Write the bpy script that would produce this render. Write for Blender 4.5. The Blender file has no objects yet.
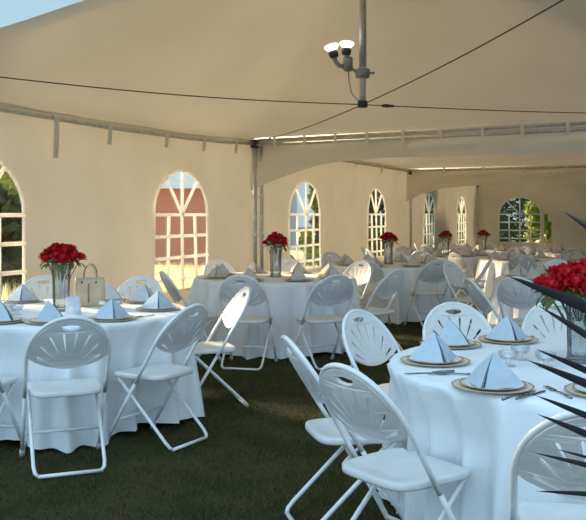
import bpy, bmesh, math, random
from mathutils import Vector, Matrix
random.seed(11)
PI = math.pi
S = bpy.context.scene
COL = S.collection
# ---------------------------------------------------------------- camera
F, CXP, HY, CH = 850.0, 293.0, 214.0, 1.43
cam_d = bpy.data.cameras.new('camera'); cam = bpy.data.objects.new('camera', cam_d); COL.objects.link(cam)
cam.location = (0, 0, CH); cam.rotation_euler = (PI/2, 0, 0)
cam_d.sensor_fit = 'HORIZONTAL'; cam_d.sensor_width = 36; cam_d.lens = F/586*36
cam_d.shift_y = -(260-HY)/586
cam_d.clip_end = 400; cam_d.clip_start = 0.05
S.camera = cam

def gz(y):                       # the lawn falls away gently beyond the middle table
    return -0.012*max(0.0, y-9.0) if y < 34 else -0.3
# ---------------------------------------------------------------- materials
def nt(name):
    m = bpy.data.materials.new(name); m.use_nodes = True
    n = m.node_tree; n.nodes.clear()
    return m, n
def ramp(n, fac, stops):
    r = n.nodes.new('ShaderNodeValToRGB')
    while len(r.color_ramp.elements) < len(stops): r.color_ramp.elements.new(.5)
    for e, (p, c) in zip(r.color_ramp.elements, stops):
        e.position = p; e.color = (*c, 1)
    n.links.new(fac, r.inputs[0]); return r.outputs[0]
def noise(n, scale, detail=3, coord='Object'):
    tc = n.nodes.new('ShaderNodeTexCoord'); t = n.nodes.new('ShaderNodeTexNoise')
    t.inputs['Scale'].default_value = scale; t.inputs['Detail'].default_value = detail
    n.links.new(tc.outputs[coord], t.inputs['Vector']); return t.outputs['Fac']
def mat(name, c1, c2=None, scale=8, rough=.5, metal=0, bump=0, bscale=40, spec=.5, trans=None, coat=0):
    """principled surface mottled between c1 and c2; trans adds that share of translucency"""
    m, n = nt(name); c2 = c2 or tuple(v*.9 for v in c1)
    out = n.nodes.new('ShaderNodeOutputMaterial'); b = n.nodes.new('ShaderNodeBsdfPrincipled')
    col = ramp(n, noise(n, scale), [(.35, c1), (.65, c2)])
    n.links.new(col, b.inputs['Base Color'])
    b.inputs['Roughness'].default_value = rough; b.inputs['Metallic'].default_value = metal
    b.inputs['Specular IOR Level'].default_value = spec
    b.inputs['Coat Weight'].default_value = coat
    if bump:
        bp = n.nodes.new('ShaderNodeBump'); bp.inputs['Strength'].default_value = bump; bp.inputs['Distance'].default_value = .02
        n.links.new(noise(n, bscale, 4), bp.inputs['Height']); n.links.new(bp.outputs[0], b.inputs['Normal'])
    if trans:
        t = n.nodes.new('ShaderNodeBsdfTranslucent'); mx = n.nodes.new('ShaderNodeMixShader')
        n.links.new(col, t.inputs['Color']); mx.inputs[0].default_value = trans
        n.links.new(b.outputs[0], mx.inputs[1]); n.links.new(t.outputs[0], mx.inputs[2])
        n.links.new(mx.outputs[0], out.inputs[0])
    else: n.links.new(b.outputs[0], out.inputs[0])
    return m
def glass(name, tint, clear=.8, rough=.03, fk=.8):
    m, n = nt(name); out = n.nodes.new('ShaderNodeOutputMaterial')
    t = n.nodes.new('ShaderNodeBsdfTransparent'); t.inputs[0].default_value = (*tint, 1)
    g = n.nodes.new('ShaderNodeBsdfGlossy'); g.inputs['Roughness'].default_value = rough
    fr = n.nodes.new('ShaderNodeFresnel'); fr.inputs[0].default_value = 1.5
    mt = n.nodes.new('ShaderNodeMath'); mt.operation = 'MULTIPLY_ADD'; mt.inputs[1].default_value = fk; mt.inputs[2].default_value = 1-clear
    n.links.new(fr.outputs[0], mt.inputs[0])
    mx = n.nodes.new('ShaderNodeMixShader'); n.links.new(mt.outputs[0], mx.inputs[0])
    n.links.new(t.outputs[0], mx.inputs[1]); n.links.new(g.outputs[0], mx.inputs[2]); n.links.new(mx.outputs[0], out.inputs[0])
    return m
M = {}
M['tent'] = mat('tent_vinyl', (.84, .74, .58), (.79, .69, .53), .9, .55, 0, .7, 1.8, .25, .075)
M['wallv'] = mat('wall_vinyl', (.85, .78, .65), (.79, .72, .58), 1.1, .55, 0, .9, 2.6, .25, .065)
M['muntin'] = mat('muntin_white', (.95, .94, .90), None, 6, .5, trans=.6)
M['pane'] = glass('clear_vinyl', (.97, .98, .97), .99, .12, .12)
M['pole'] = mat('pole_aluminium', (.70, .68, .62), (.58, .56, .51), 12, .42, .35)
M['strap'] = mat('strap_web', (.85, .80, .70), None, 30, .8)
M['dark'] = mat('dark_cap', (.06, .055, .05), None, 20, .6)
M['cable'] = mat('cable_steel', (.05, .045, .04), (.08, .07, .06), 30, .5)
M['cloth'] = mat('table_linen', (.86, .89, .92), (.80, .84, .88), 5, .85, 0, .12, 120, .15)
M['chairp'] = mat('chair_plastic', (.84, .85, .85), (.78, .79, .80), 14, .42, 0, .08, 60, .4, .16)
M['chairm'] = mat('chair_steel', (.84, .85, .86), (.76, .77, .78), 18, .33, .0, 0, 40, .5)
M['rubber'] = mat('rubber_foot', (.45, .46, .47), None, 20, .8)
M['napkin'] = mat('napkin_blue', (.52, .61, .69), (.47, .56, .64), 24, .85, 0, .15, 200, .1)
M['napkinw'] = mat('napkin_ivory', (.62, .60, .56), (.52, .50, .47), 24, .85, 0, .15, 200, .1)
M['charger'] = mat('charger_gold', (.74, .67, .56), (.68, .61, .50), 30, .35, .0)
M['plate'] = mat('plate_cream', (.85, .82, .75), None, 20, .25, 0, 0, 40, .5, None, .3)
M['rim'] = mat('plate_rim', (.50, .38, .24), None, 20, .3, .3)
M['cutlery'] = mat('cutlery_steel', (.30, .31, .33), (.16, .17, .18), 25, .25, .9)
M['rose'] = mat('rose_petal', (.62, .010, .020), (.40, .004, .012), 40, .55, 0, .1, 90, .3, .15)
M['leaf'] = mat('rose_leaf', (.15, .20, .05), (.06, .11, .025), 30, .5, 0, 0, 40, .4, .2)
M['stem'] = mat('rose_stem', (.06, .12, .03), None, 30, .6)
M['vase'] = glass('vase_glass', (.90, .92, .92), .88, .06)
M['votive'] = glass('votive_glass', (.98, .99, 1.0), .94, .05, .45)
M['bag'] = mat('bag_leather', (.62, .49, .34), (.54, .42, .28), 16, .6, 0, .1, 90)
M['bagd'] = mat('bag_trim', (.30, .22, .14), None, 20, .5)
M['card'] = mat('card_white', (.86, .90, .95), (.70, .76, .84), 30, .7)
M['glare'] = mat('glare_blade', (.90, .82, .52), (.80, .74, .40), 2, .8, 0, 0, 40, .2, .5)  # pale colour carries the sun glare on the grass outside
M['meadow'] = mat('glare_meadow', (.74, .67, .40), (.66, .60, .32), .6, .95, 0, .5, 8, .1)  # lawn outside, its sunlit brightness put into the colour
M['grass'] = mat('lawn_soil', (.060, .055, .024), (.030, .034, .012), 3.0, .95, 0, .8, 30, .1)
M['blade'] = mat('grass_blade', (.062, .072, .024), (.095, .085, .038), 2.2, .8, 0, 0, 40, .2, .25)
M['brick'] = mat('shed_red', (.30, .065, .045), (.22, .05, .035), 5, .9)
M['roofw'] = mat('shed_roof', (.80, .74, .64), None, 4, .8)
M['house'] = mat('house_siding', (.36, .41, .47), None, 4, .8)
M['bark'] = mat('bark', (.10, .075, .05), (.06, .045, .03), 12, .9, 0, .5, 20)
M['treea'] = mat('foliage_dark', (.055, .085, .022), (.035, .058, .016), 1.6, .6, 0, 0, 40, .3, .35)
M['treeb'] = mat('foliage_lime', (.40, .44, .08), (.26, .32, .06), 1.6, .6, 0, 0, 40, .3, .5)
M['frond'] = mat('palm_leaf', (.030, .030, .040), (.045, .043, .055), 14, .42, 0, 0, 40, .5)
M['pot'] = mat('pot_clay', (.22, .14, .10), None, 8, .8)
M['fixture'] = mat('fixture_grey', (.42, .41, .38), None, 20, .45, .4)
M['wood'] = mat('table_ply', (.45, .33, .2), None, 6, .6)
m, n = nt('bulb_glow'); o_ = n.nodes.new('ShaderNodeOutputMaterial'); e_ = n.nodes.new('ShaderNodeEmission')
e_.inputs[0].default_value = (1, .95, .86, 1); e_.inputs[1].default_value = 3.0; n.links.new(e_.outputs[0], o_.inputs[0]); M['bulb'] = m
# brick-coursed red wall for the shed outside
m, n = nt('shed_brick'); o_ = n.nodes.new('ShaderNodeOutputMaterial'); b_ = n.nodes.new('ShaderNodeBsdfPrincipled')
tc = n.nodes.new('ShaderNodeTexCoord'); br = n.nodes.new('ShaderNodeTexBrick'); br.inputs['Scale'].default_value = 9; br.inputs['Mortar Size'].default_value = .008
br.inputs['Color1'].default_value = (.72, .12, .07, 1); br.inputs['Color2'].default_value = (.58, .09, .05, 1); br.inputs['Mortar'].default_value = (.5, .2, .14, 1)
n.links.new(tc.outputs['Generated'], br.inputs[0]); n.links.new(br.outputs[0], b_.inputs['Base Color']); b_.inputs['Roughness'].default_value = .9
n.links.new(b_.outputs[0], o_.inputs[0]); M['brick'] = m

# ---------------------------------------------------------------- mesh helpers
def obj(name, bm, m, parent=None, smooth=True, loc=None):
    me = bpy.data.meshes.new(name)
    if isinstance(bm, bmesh.types.BMesh):
        bmesh.ops.recalc_face_normals(bm, faces=bm.faces[:]) if len(bm.faces) < 60000 else None
        bm.to_mesh(me); bm.free()
    else: me.from_pydata(*bm)
    me.materials.append(m)
    if smooth:
        for p in me.polygons: p.use_smooth = True
    o = bpy.data.objects.new(name, me); COL.objects.link(o)
    if parent: o.parent = parent
    if loc: o.location = loc
    return o
def tag(o, label, cat, group=None, kind=None):
    o['label'] = label; o['category'] = cat
    if group: o['group'] = group
    if kind: o['kind'] = kind
    return o
def thing(name, label, cat, loc=(0, 0, 0), rz=0, group=None):
    o = bpy.data.objects.new(name, None); COL.objects.link(o); o.empty_display_size = .1
    o.location = loc; o.rotation_euler = (0, 0, rz)
    return tag(o, label, cat, group)
def struct(name, bm, m, label=None, parent=None, smooth=True):
    o = obj(name, bm, m, parent, smooth)
    if not parent:
        o['kind'] = 'structure'
        if label: o['label'] = label
        o['category'] = name.split('_')[0]
    return o
def dup(root, loc, rz, label, group=None, rx=0, ry=0):
    r = root.copy(); COL.objects.link(r); r.location = loc; r.rotation_euler = (rx, ry, rz); r['label'] = label
    if group: r['group'] = group
    elif 'group' in r: del r['group']
    for ch in list(root.children):
        c = ch.copy(); COL.objects.link(c); c.parent = r
        for g in list(ch.children):
            d = g.copy(); COL.objects.link(d); d.parent = c
    return r
def tube(bm, pts, r, seg=8, closed=False, caps=True):
    pts = [Vector(p) for p in pts]; N = len(pts); rings = []
    rr = r if isinstance(r, (list, tuple)) else [r]*N
    prev = None
    for i, p in enumerate(pts):
        a = pts[(i-1) % N] if (closed or i > 0) else p
        b = pts[(i+1) % N] if (closed or i < N-1) else p
        t = (b-a).normalized()
        if prev is None:
            u = t.cross(Vector((0, 0, 1)));
            if u.length < .05: u = t.cross(Vector((1, 0, 0)))
            u.normalize()
        else:
            u = prev - t*prev.dot(t); u.normalize()
        prev = u; v = t.cross(u)
        rings.append([bm.verts.new(p + (u*math.cos(k*2*PI/seg) + v*math.sin(k*2*PI/seg))*rr[i]) for k in range(seg)])
    for i in range(N if closed else N-1):
        A, B = rings[i], rings[(i+1) % N]
        for k in range(seg): bm.faces.new((A[k], A[(k+1) % seg], B[(k+1) % seg], B[k]))
    if caps and not closed:
        bm.faces.new(rings[0][::-1]); bm.faces.new(rings[-1])
def lathe(bm, prof, seg=24, c=(0, 0, 0), rib=0, nrib=0):
    rings = []
    for r, z in prof:
        if r < 1e-6: rings.append([bm.verts.new((c[0], c[1], c[2]+z))])
        else: rings.append([bm.verts.new((c[0]+(r+rib*math.cos(nrib*k*2*PI/seg))*math.cos(k*2*PI/seg), c[1]+(r+rib*math.cos(nrib*k*2*PI/seg))*math.sin(k*2*PI/seg), c[2]+z)) for k in range(seg)])
    for A, B in zip(rings, rings[1:]):
        for k in range(seg):
            k2 = (k+1) % seg
            if len(A) == 1 and len(B) == 1: continue
            if len(A) == 1: bm.faces.new((A[0], B[k2], B[k]))
            elif len(B) == 1: bm.faces.new((A[k], A[k2], B[0]))
            else: bm.faces.new((A[k], A[k2], B[k2], B[k]))
def box(bm, c, s, rz=0, bev=0):
    r = bmesh.ops.create_cube(bm, size=1)
    Mx = Matrix.Translation(c) @ Matrix.Rotation(rz, 4, 'Z') @ Matrix.Diagonal((*s, 1))
    bmesh.ops.transform(bm, matrix=Mx, verts=r['verts'])
    if bev:
        es = list({e for v in r['verts'] for e in v.link_edges})
        bmesh.ops.bevel(bm, geom=es, offset=bev, segments=2, affect='EDGES')
def B(): return bmesh.new()

# ---------------------------------------------------------------- tent frame coordinates
A0 = Vector((-.65, 13.5, 0)); wv = Vector((.386, .9225, 0)).normalized(); pv = Vector((wv.y, -wv.x, 0))
L = 9.4; W = 7.4; SN = -7.5; ROTW = math.atan2(wv.y, wv.x)
def T(s, t, h): return A0 + wv*s + pv*t + Vector((0, 0, h))
def lerp_tab(x, tab):
    if x <= tab[0][0]: return tab[0][1]
    for (a, va), (b, vb) in zip(tab, tab[1:]):
        if x <= b: return va + (vb-va)*(x-a)/(b-a)
    return tab[-1][1]
EAVE = [(-9.6, 2.44), (-7.5, 2.45), (-6, 2.485), (-4, 2.475), (-2.2, 2.50), (-1, 2.535), (0, 2.59), (3, 2.565), (L, 2.59), (2*L, 2.58)]
def eave(s): return lerp_tab(s, EAVE)
def gw(s, t=0): return gz((A0+wv*s+pv*t).y)

# ---- ground
bm = B(); N1, N2 = 48, 64
ys = [-30, -10, 0, 3, 6, 9, 12, 16, 20, 24, 28, 34, 45, 70, 110]; xs = [-70, -40, -20, -10, -5, 0, 5, 10, 20, 40, 70]
vs = [[bm.verts.new((x, y, gz(y)-.004)) for x in xs] for y in ys]
for i in range(len(ys)-1):
    for j in range(len(xs)-1): bm.faces.new((vs[i][j], vs[i][j+1], vs[i+1][j+1], vs[i+1][j]))
struct('floor', bm, M['grass'], 'dark green mown lawn under the tent')
V, Fc = [], []
def blade(x, y, h):
    a = random.uniform(0, 2*PI); w = random.uniform(.0025, .005)*(1+max(0, y-5)*.12); lx, ly = random.gauss(0, .5)*h, random.gauss(0, .5)*h
    z = gz(y)-.006; k = len(V); dx, dy = math.cos(a)*w, math.sin(a)*w
    V.extend([(x-dx, y-dy, z), (x+dx, y+dy, z), (x+lx, y+ly, z+h)]); Fc.append((k, k+1, k+2))
for i in range(95000):
    y = 2.2+ (random.random()**1.6)*10.5; half = .36*y+.4
    x = random.uniform(-half, half); 
    d = ((Vector((x, y, 0))-A0).dot(pv))
    if d < .1 or any((x-a)**2+(y-b)**2 < .88**2 for a, b in ((-1.644, 6.05), (-.2, 9.35), (1.38, 12.3), (3.1, 9.1), (1.31, 3.88))): continue
    blade(x, y, random.uniform(.014, .034))
g = obj('grass', (V, [], Fc), M['blade'], None, False); tag(g, 'short dark green grass blades of the mown lawn', 'grass', None, 'stuff')

bm = B(); prev = None
for s_ in (-14, -9, -4, 0, 4, 9, 14, 19, 26, 40, 70):
    row = [bm.verts.new((q.x, q.y, gz(q.y)+.004)) for q in (T(s_, -.25, 0), T(s_, -6, 0), T(s_, -20, 0), T(s_, -60, 0))]
    if prev:
        for k in range(3): bm.faces.new((prev[k], row[k], row[k+1], prev[k+1]))
    prev = row
vs_ = [bm.verts.new((*T(a, b, 0).xy, -.28)) for a, b in ((19.3, .2), (19.3, 30), (60, 40), (60, .2))]; bm.faces.new(vs_)
struct('floor_outside', bm, M['meadow'], 'meadow outside the windows with sun glare put into its colour')
V, Fc = [], []
for i in range(30000):
    q = T(random.uniform(-5, 9), -random.uniform(1.0, 14), 0); k = len(V); z = gz(q.y); h = random.uniform(.12, .34); a = random.uniform(0, PI); w = random.uniform(.006, .014)
    V.extend([(q.x-w*math.cos(a), q.y-w*math.sin(a), z), (q.x+w*math.cos(a), q.y+w*math.sin(a), z), (q.x+random.gauss(0, .08), q.y+random.gauss(0, .08), z+h)]); Fc.append((k, k+1, k+2))
g = obj('glare_grass', (V, [], Fc), M['glare'], None, False); tag(g, 'added meadow grass outside the windows with sun glare in its colour', 'grass', None, 'stuff')  # blades added to glow brightly behind the windows
# ---- left wall with arched windows
def warp(s, h, seed=0):
    return .014*math.sin(s*2.3+h*1.1+seed)+.009*math.sin(s*5.1-h*2.7+seed*2)+.006*math.sin(h*6+s*1.7+seed)
SILL, SPR, TOP, HW = .42, 1.42, 2.01, .72
def arch(u): return SPR + (TOP-SPR)*max(0, 1-abs(u)**2.15)**.5
def make_wall(name, pos, s0, s1, wins, top, bot, label, gap=None):
    bm = B(); cols = []
    edges = [s0]
    for c in wins: edges += [c-HW, c+HW]
    edges.append(s1)
    grid = []
    for i in range(len(edges)-1):
        a, b = edges[i], edges[i+1]; inwin = i % 2 == 1
        n_ = 16 if inwin else max(2, int((b-a)/.12))
        for k in range(n_ + (1 if i == len(edges)-2 else 0)):
            f = k/n_
            if inwin: f = .5-.5*math.cos(PI*f)
            grid.append((a+(b-a)*f, inwin and 0 < k, wins[i//2] if inwin else None, inwin and k == 0, inwin))
    n1, n2, n3 = 6, 8, 9
    def rows(s, cen):
        tp = SPR if cen is None else arch((s-cen)/HW)
        hb, ht = bot(s), top(s)
        R = [hb+(SILL-hb)*k/n1 for k in range(n1)] + [SILL+(SPR-SILL)*k/n2 for k in range(n2)] + [tp+(ht-tp)*k/n3 for k in range(n3+1)]
        return R
    vv = []
    for (s, inside, cen, st, iw) in grid:
        c = cen if inside else None
        vv.append([bm.verts.new(pos(s, warp(s, h), h)) for h in rows(s, c)])
    for i in range(len(grid)-1):
        hole = grid[i][4]
        for k in range(n1+n2+n3):
            if hole and n1 <= k < n1+n2: continue
            if gap and n1 <= k < n1+n2 and gap(grid[i][0], SILL+(k-n1)/n2): continue
            bm.faces.new((vv[i][k], vv[i+1][k], vv[i+1][k+1], vv[i][k+1]))
    for v in list(bm.verts):
        if not v.link_faces: bm.verts.remove(v)
    return struct(name, bm, M['wallv'], label)
wins_left = [-.66*L+.12, -.235*L, .24*L, .71*L, 1.255*L, 1.735*L]
make_wall('wall_left', lambda s, d, h: T(s, d, h), -9.6, 2*L, wins_left, lambda s: eave(s)+.035, lambda s: gw(s)+.01,
          'cream vinyl tent side wall with arched windows along the left')
make_wall('wall_back', lambda t, d, h: T(2*L, t, h) - wv*d, 0, W, [1.58], lambda t: 2.55, lambda t: gw(2*L, t)+.01,
          'cream vinyl tent end wall at the far end', lambda t, h: 2.31 < t < 2.62 - .16*(h > 1.1))
make_wall('wall_right', lambda s, d, h: T(s, W-d, h), 0, 2*L, [], lambda s: 2.58, lambda s: gw(s, W)+.01, 'added unseen cream vinyl side wall on the right, dimming the interior')  # out-of-view wall added to dim the middle and far bays
wcount = 0
def make_window(pos, c, label):
    global wcount; wcount += 1
    bm = B(); n_ = 20
    low = [bm.verts.new(pos(c+HW*-math.cos(PI*k/n_), warp(c-HW*math.cos(PI*k/n_), SILL), SILL)) for k in range(n_+1)]
    up = [bm.verts.new(pos(c+HW*-math.cos(PI*k/n_), warp(c-HW*math.cos(PI*k/n_), 1.6), arch(-math.cos(PI*k/n_)))) for k in range(n_+1)]
    for k in range(n_): bm.faces.new((low[k], low[k+1], up[k+1], up[k]))
    win = struct('window_%d' % wcount, bm, M['pane'], label)
    def bar(pts, w=.022):
        b = B(); tube(b, [pos(c+u, .012+warp(c+u, h), h) for u, h in pts], w, 6)
        obj('muntin', b, M['muntin'], win)
    bar([(0, SILL), (0, SPR), (0, TOP)])
    for u in (-.37, .37): bar([(u, SILL), (u, SPR)])
    for h in (SPR, 1.135, .85, .565): bar([(-HW, h), (0, h), (HW, h)], .024)
    for sgn in (-1, 1): bar([(0, SPR), (sgn*.31*HW, (SPR+arch(.62))/2), (sgn*.62*HW, arch(.62))])
    b = B(); outl = [(-HW, SILL), (-HW, SPR)]+[(-HW*math.cos(PI*k/16), arch(-math.cos(PI*k/16))) for k in range(1, 16)]+[(HW, SPR), (HW, SILL)]
    tube(b, [pos(c+u, .008+warp(c+u, h), h) for u, h in outl], .02, 6, closed=True); obj('window_frame', b, M['muntin'], win)
for i, c in enumerate(wins_left):
    make_window(lambda s, d, h: T(s, d, h), c, ['arched window at the left picture edge showing dark trees', 'arched window beside the left table showing the red shed', 'arched window just right of the corner post', 'narrow-looking arched window behind the third table', 'arched window behind the fourth table', 'arched window nearest the far corner'][i])
make_window(lambda t, d, h: T(2*L, t, h)-wv*d, 1.58, 'arched window in the far end wall in front of dark trees')

# ---- roofs
NEAR = [(0, 2.46), (1.62, 2.745), (2.34, 2.865), (4, 3.10), (W, 3.30)]
def make_roof(name, s0, s1, near, far, left, right, peak, pt, label):
    bm = B(); n_ = 40; vv = []
    for i in range(n_+1):
        a = i/n_; row = []
        for j in range(n_+1):
            b = j/n_; s = s0+(s1-s0)*a; t = W*b if j else -.09
            l, r, nr, fr = left(s), right(s), near(t), far(t)
            h = (1-b)*l+b*r+(1-a)*nr+a*fr-((1-a)*(1-b)*near(0)+(1-a)*b*near(W)+a*(1-b)*far(0)+a*b*far(W))
            ps = .5; pb = pt/W
            q = min(a/ps if a < ps else (1-a)/(1-ps), b/pb if b < pb else (1-b)/(1-pb))
            h += peak*(.72*q+.28*q*q) - .05*math.sin(PI*min(1, max(0, q)))
            h += .006*math.sin(s*4.1+t*1.3)+.005*math.sin(t*5.3-s*1.9)
            row.append(bm.verts.new(T(s, t, h)))
        vv.append(row)
    for i in range(n_):
        for j in range(n_): bm.faces.new((vv[i][j], vv[i+1][j], vv[i+1][j+1], vv[i][j+1]))
    return struct(name, bm, M['tent'], label)
flat = lambda v: (lambda t: v)
PT = 3.06
make_roof('ceiling', SN, 0, lambda t: lerp_tab(t, NEAR), lambda t: 2.60+.012*t, eave, lambda s: 3.30-(s-SN)/(-SN)*.61, 1.75, PT, 'tan vinyl tent roof of the near bay')
make_roof('ceiling.001', .06, L, lambda t: 2.58+.01*t, flat(2.6), eave, flat(2.6), 1.9, 3.7, 'tan vinyl tent roof of the middle bay')
make_roof('ceiling.002', L+.06, 2*L, flat(2.6), flat(2.58), eave, flat(2.6), 1.9, 3.7, 'tan vinyl tent roof of the far bay')

# ---- valance drapes under the two cross beams
def drape(name, s, prof, top, label):
    bm = B(); n_ = 60; prev = None
    for i in range(n_+1):
        t = W*i/n_; lo = lerp_tab(t, prof); hi = top(t)
        row = [bm.verts.new(T(s+.02*math.sin(t*3.1+k)*(1 if k else 0)-.03*k/6, t, hi+(lo-hi)*k/6)) for k in range(7)]
        if prev:
            for k in range(6): bm.faces.new((prev[k], row[k], row[k+1], prev[k+1]))
        prev = row
    o = obj(name, bm, M['wallv']); return o
PROF = [(0, 1.80), (.15, 1.86), (.586, 2.02), (1.1, 2.16), (1.5, 2.225), (2.2, 2.26), (W-2, 2.26), (W-1, 2.16), (W, 1.8)]
tag(drape('valance', -.05, PROF, lambda t: 2.58+.012*t, None), 'tan arched valance drape hanging from the nearer cross beam', 'valance')
PROF2 = [(0, 1.75), (.4, 1.95), (.9, 2.08), (1.7, 2.14), (W-2, 2.16), (W, 1.8)]
tag(drape('valance', L-.05, PROF2, flat(2.56), None), 'tan arched valance drape hanging from the farther cross beam', 'valance')

# ---- pipes, posts, straps
def pipe(name, pts, r, label, cat, m='pole', group=None):
    bm = B(); tube(bm, pts, r, 10); return tag(obj(name, bm, M[m]), label, cat, group)
pipe('eave_pipe', [T(s, .06, eave(s)-.045) for s in (SN, -6, -5, -4, -3, -2.2, -1, -.05)], .026, 'long grey eave pipe running along the top of the left wall to the corner post', 'pipe')
pipe('eave_pipe', [T(s, .06, eave(s)-.045) for s in (.3, 3, 6, L-.1)], .03, 'grey eave pipe on the left wall between the two corner posts', 'pipe')
pipe('eave_pipe', [T(s, .06, eave(s)-.045) for s in (L+.3, L+5, 2*L-.1)], .03, 'grey eave pipe on the left wall of the far bay', 'pipe')
pipe('cross_beam', [T(-.1, .05, 2.60), T(-.1, W, 2.69)], .026, 'upper grey pipe of the nearer cross beam pair', 'beam')
pipe('cross_beam', [T(-.1, .05, 2.515), T(-.1, W, 2.605)], .026, 'lower grey pipe of the nearer cross beam pair', 'beam')
pipe('cross_beam', [T(L-.1, .05, 2.575), T(L-.1, W, 2.585)], .04, 'grey cross beam pipe between middle and far bays', 'beam')
def post(s, t, h, label, r=.032, cap=True):
    b0 = T(s, t, 0); z0 = gz(b0.y)
    o = thing('tent_post', label, 'post', (b0.x, b0.y, z0))
    bm = B(); tube(bm, [(0, 0, 0.01), (0, 0, h-z0)], r, 12); obj('tube', bm, M['pole'], o)
    bm = B(); box(bm, (0, 0, .006), (.16, .16, .012), ROTW); obj('base_plate', bm, M['pole'], o)
    for hh in (.55, 1.15, 1.75):
        bm = B(); lathe(bm, [(r+.001, hh-.02), (r+.012, hh-.02), (r+.012, hh+.02), (r+.001, hh+.02)], 12); obj('clamp_ring', bm, M['strap'], o)
    if cap:
        bm = B(); box(bm, (0, 0, h-z0-.06), (.10, .12, .14), ROTW, .012); obj('corner_fitting', bm, M['dark'], o)
post(-.08, .088, 2.60, 'left pole of the grey corner post pair behind the middle table')
post(-.04, .185, 2.50, 'right pole of the grey corner post pair behind the middle table', .028, False)
post(L, .09, 2.58, 'thin grey post where the far cross beam meets the wall')
post(2*L-.15, .12, 2.56, 'grey post standing in the far corner of the tent')
post(SN, .1, 2.45, 'grey tent post at the near end of the left wall')
post(0, W-.1, 2.65, 'grey tent post at the right end of the nearer beam')
post(L, W-.1, 2.58, 'grey tent post at the right end of the farther beam')
post(SN, W, 3.28, 'grey tent post at the near right tent corner')
# straps that tie the wall to the eave pipe, and the beam lacing
def strap(p, drop, label, group, w=.08, along=None):
    along = along or wv
    bm = B(); c = Vector(p); d = along*w/2; q = along.cross(Vector((0, 0, 1))).normalized()
    out = -q if (T(-4, 3, 0)-c).dot(-q) > 0 else q
    ring = [(0.045, -.02), (.045, .05), (-.02, .055), (-.02, -.0)]
    pts = [c+out*.0-Vector((0, 0, .045)), c+out*.033+Vector((0, 0, -.02)), c+out*.036+Vector((0, 0, .02)), c+Vector((0, 0, .04)), ]
    low = [c+out*.035-Vector((0, 0, .03)), c+out*.03-Vector((0, 0, drop*.5)), c+out*.018-Vector((0, 0, drop))]
    chain = pts[::-1]+[]
    chain = [c+Vector((0, 0, .04)), c+out*.036+Vector((0, 0, .02))]+low
    th = out*.004
    a = [[bm.verts.new(p_-d), bm.verts.new(p_+d), bm.verts.new(p_+d+th), bm.verts.new(p_-d+th)] for p_ in chain]
    for x, y in zip(a, a[1:]):
        for k in range(4): bm.faces.new((x[k], x[(k+1) % 4], y[(k+1) % 4], y[k]))
    bm.faces.new(a[0]); bm.faces.new(a[-1])
    tag(obj('tie_strap', bm, M['strap'], None, False), label, 'strap', group)
for s, dr in ((-4.95, .42), (-3.99, .2), (-2.74, .16), (-1.75, .16), (-.75, .16)):
    strap(T(s, .06, eave(s)-.045), dr, {-4.95: 'long pale strap hanging from eave pipe nearest the left edge', -3.99: 'pale knotted strap on left wall eave pipe above the handbag'}.get(s, 'short pale strap tying the left wall to its eave pipe'), None if s < -3.9 else 'wall tie straps')
for s in (1.4, 3.1, 4.9, 6.8, 8.4): strap(T(s, .06, eave(s)-.045), .15, 'short pale strap on the wall eave pipe between the two posts', 'middle bay tie straps')
for k, t in enumerate((.45, .95, 1.45, 1.95, 2.5, 3.05, 3.65, 4.2, 4.8)):
    strap(T(-.1, t, 2.60+.012*t), .15 if k != 4 else .3, 'pale lacing strap across the pipes of the nearer cross beam', 'beam lacing straps', .05, pv)
for t in (1.0, 2.0, 3.0, 4.0, 5.0): strap(T(L-.1, t, 2.58), .15, 'pale lacing strap on the farther cross beam', 'far beam lacing straps', .06, pv)

# ---- king pole with cables and twin floodlight
PB = T(-3.75, PT, 0); PZ = 2.57
kp = thing('king_pole', 'grey hanging centre pole of the near tent roof, cables meeting at its foot', 'pole', (PB.x, PB.y, PZ))
bm = B(); tube(bm, [(0, 0, 0), (0, 0, .46)], .034, 14); obj('lower_tube', bm, M['pole'], kp)
bm = B(); tube(bm, [(0, 0, .40), (0, 0, 1.75)], .040, 14); obj('upper_tube', bm, M['pole'], kp)
bm = B(); lathe(bm, [(0, -.03), (.05, -.03), (.055, 0), (.05, .035), (.035, .04)], 14); obj('foot_plate', bm, M['dark'], kp)
bm = B(); box(bm, (0, 0, .325), (.13, .10, .10), .3, .01); tube(bm, [(.06, 0, .33), (.115, 0, .33)], .012, 8); tube(bm, [(.115, -.03, .33), (.115, .03, .33)], .01, 8); obj('clamp', bm, M['fixture'], kp)
def cable(e, label):
    a = Vector((PB.x, PB.y, PZ-.0)); b = Vector(e); pts = []
    for k in range(13):
        f = k/12; pts.append(a.lerp(b, f)-Vector((0, 0, .05*math.sin(PI*f))))
    o = tag(obj('tension_cable', (lambda bm_: (tube(bm_, pts, .0055, 6), bm_)[1])(B()), M['cable']), label, 'cable')
    return o
c1 = cable(T(SN, .9, 2.50), 'dark cable from the centre pole to the left wall')
c2 = cable(T(-.12, .09, 2.57), 'dark cable from the centre pole to the corner post behind the middle table')
c3 = cable(T(-.1, W-.1, 2.70), 'dark cable running right from the centre pole along the beam')
bm = B(); tube(bm, [(0.02, 0, 0), (.07, 0, 0), (.16, 0, 0)], [.012, .02, .012], 8); 
tb = obj('turnbuckle', bm, M['cable'], c3); dv = (T(-.1, W-.1, 2.70)-Vector((PB.x, PB.y, PZ)))
tb.location = Vector((PB.x, PB.y, PZ))+dv*.035-Vector((0, 0, .006)); tb.rotation_euler = (0, 0, math.atan2(dv.y, dv.x))
cable(T(SN, 6.1, 2.93), 'dark cable rising from the centre pole to the upper right')
fx = thing('floodlight', 'twin floodlight with two glowing round bulbs clamped left of the centre pole', 'lamp', (PB.x, PB.y, PZ))
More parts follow.
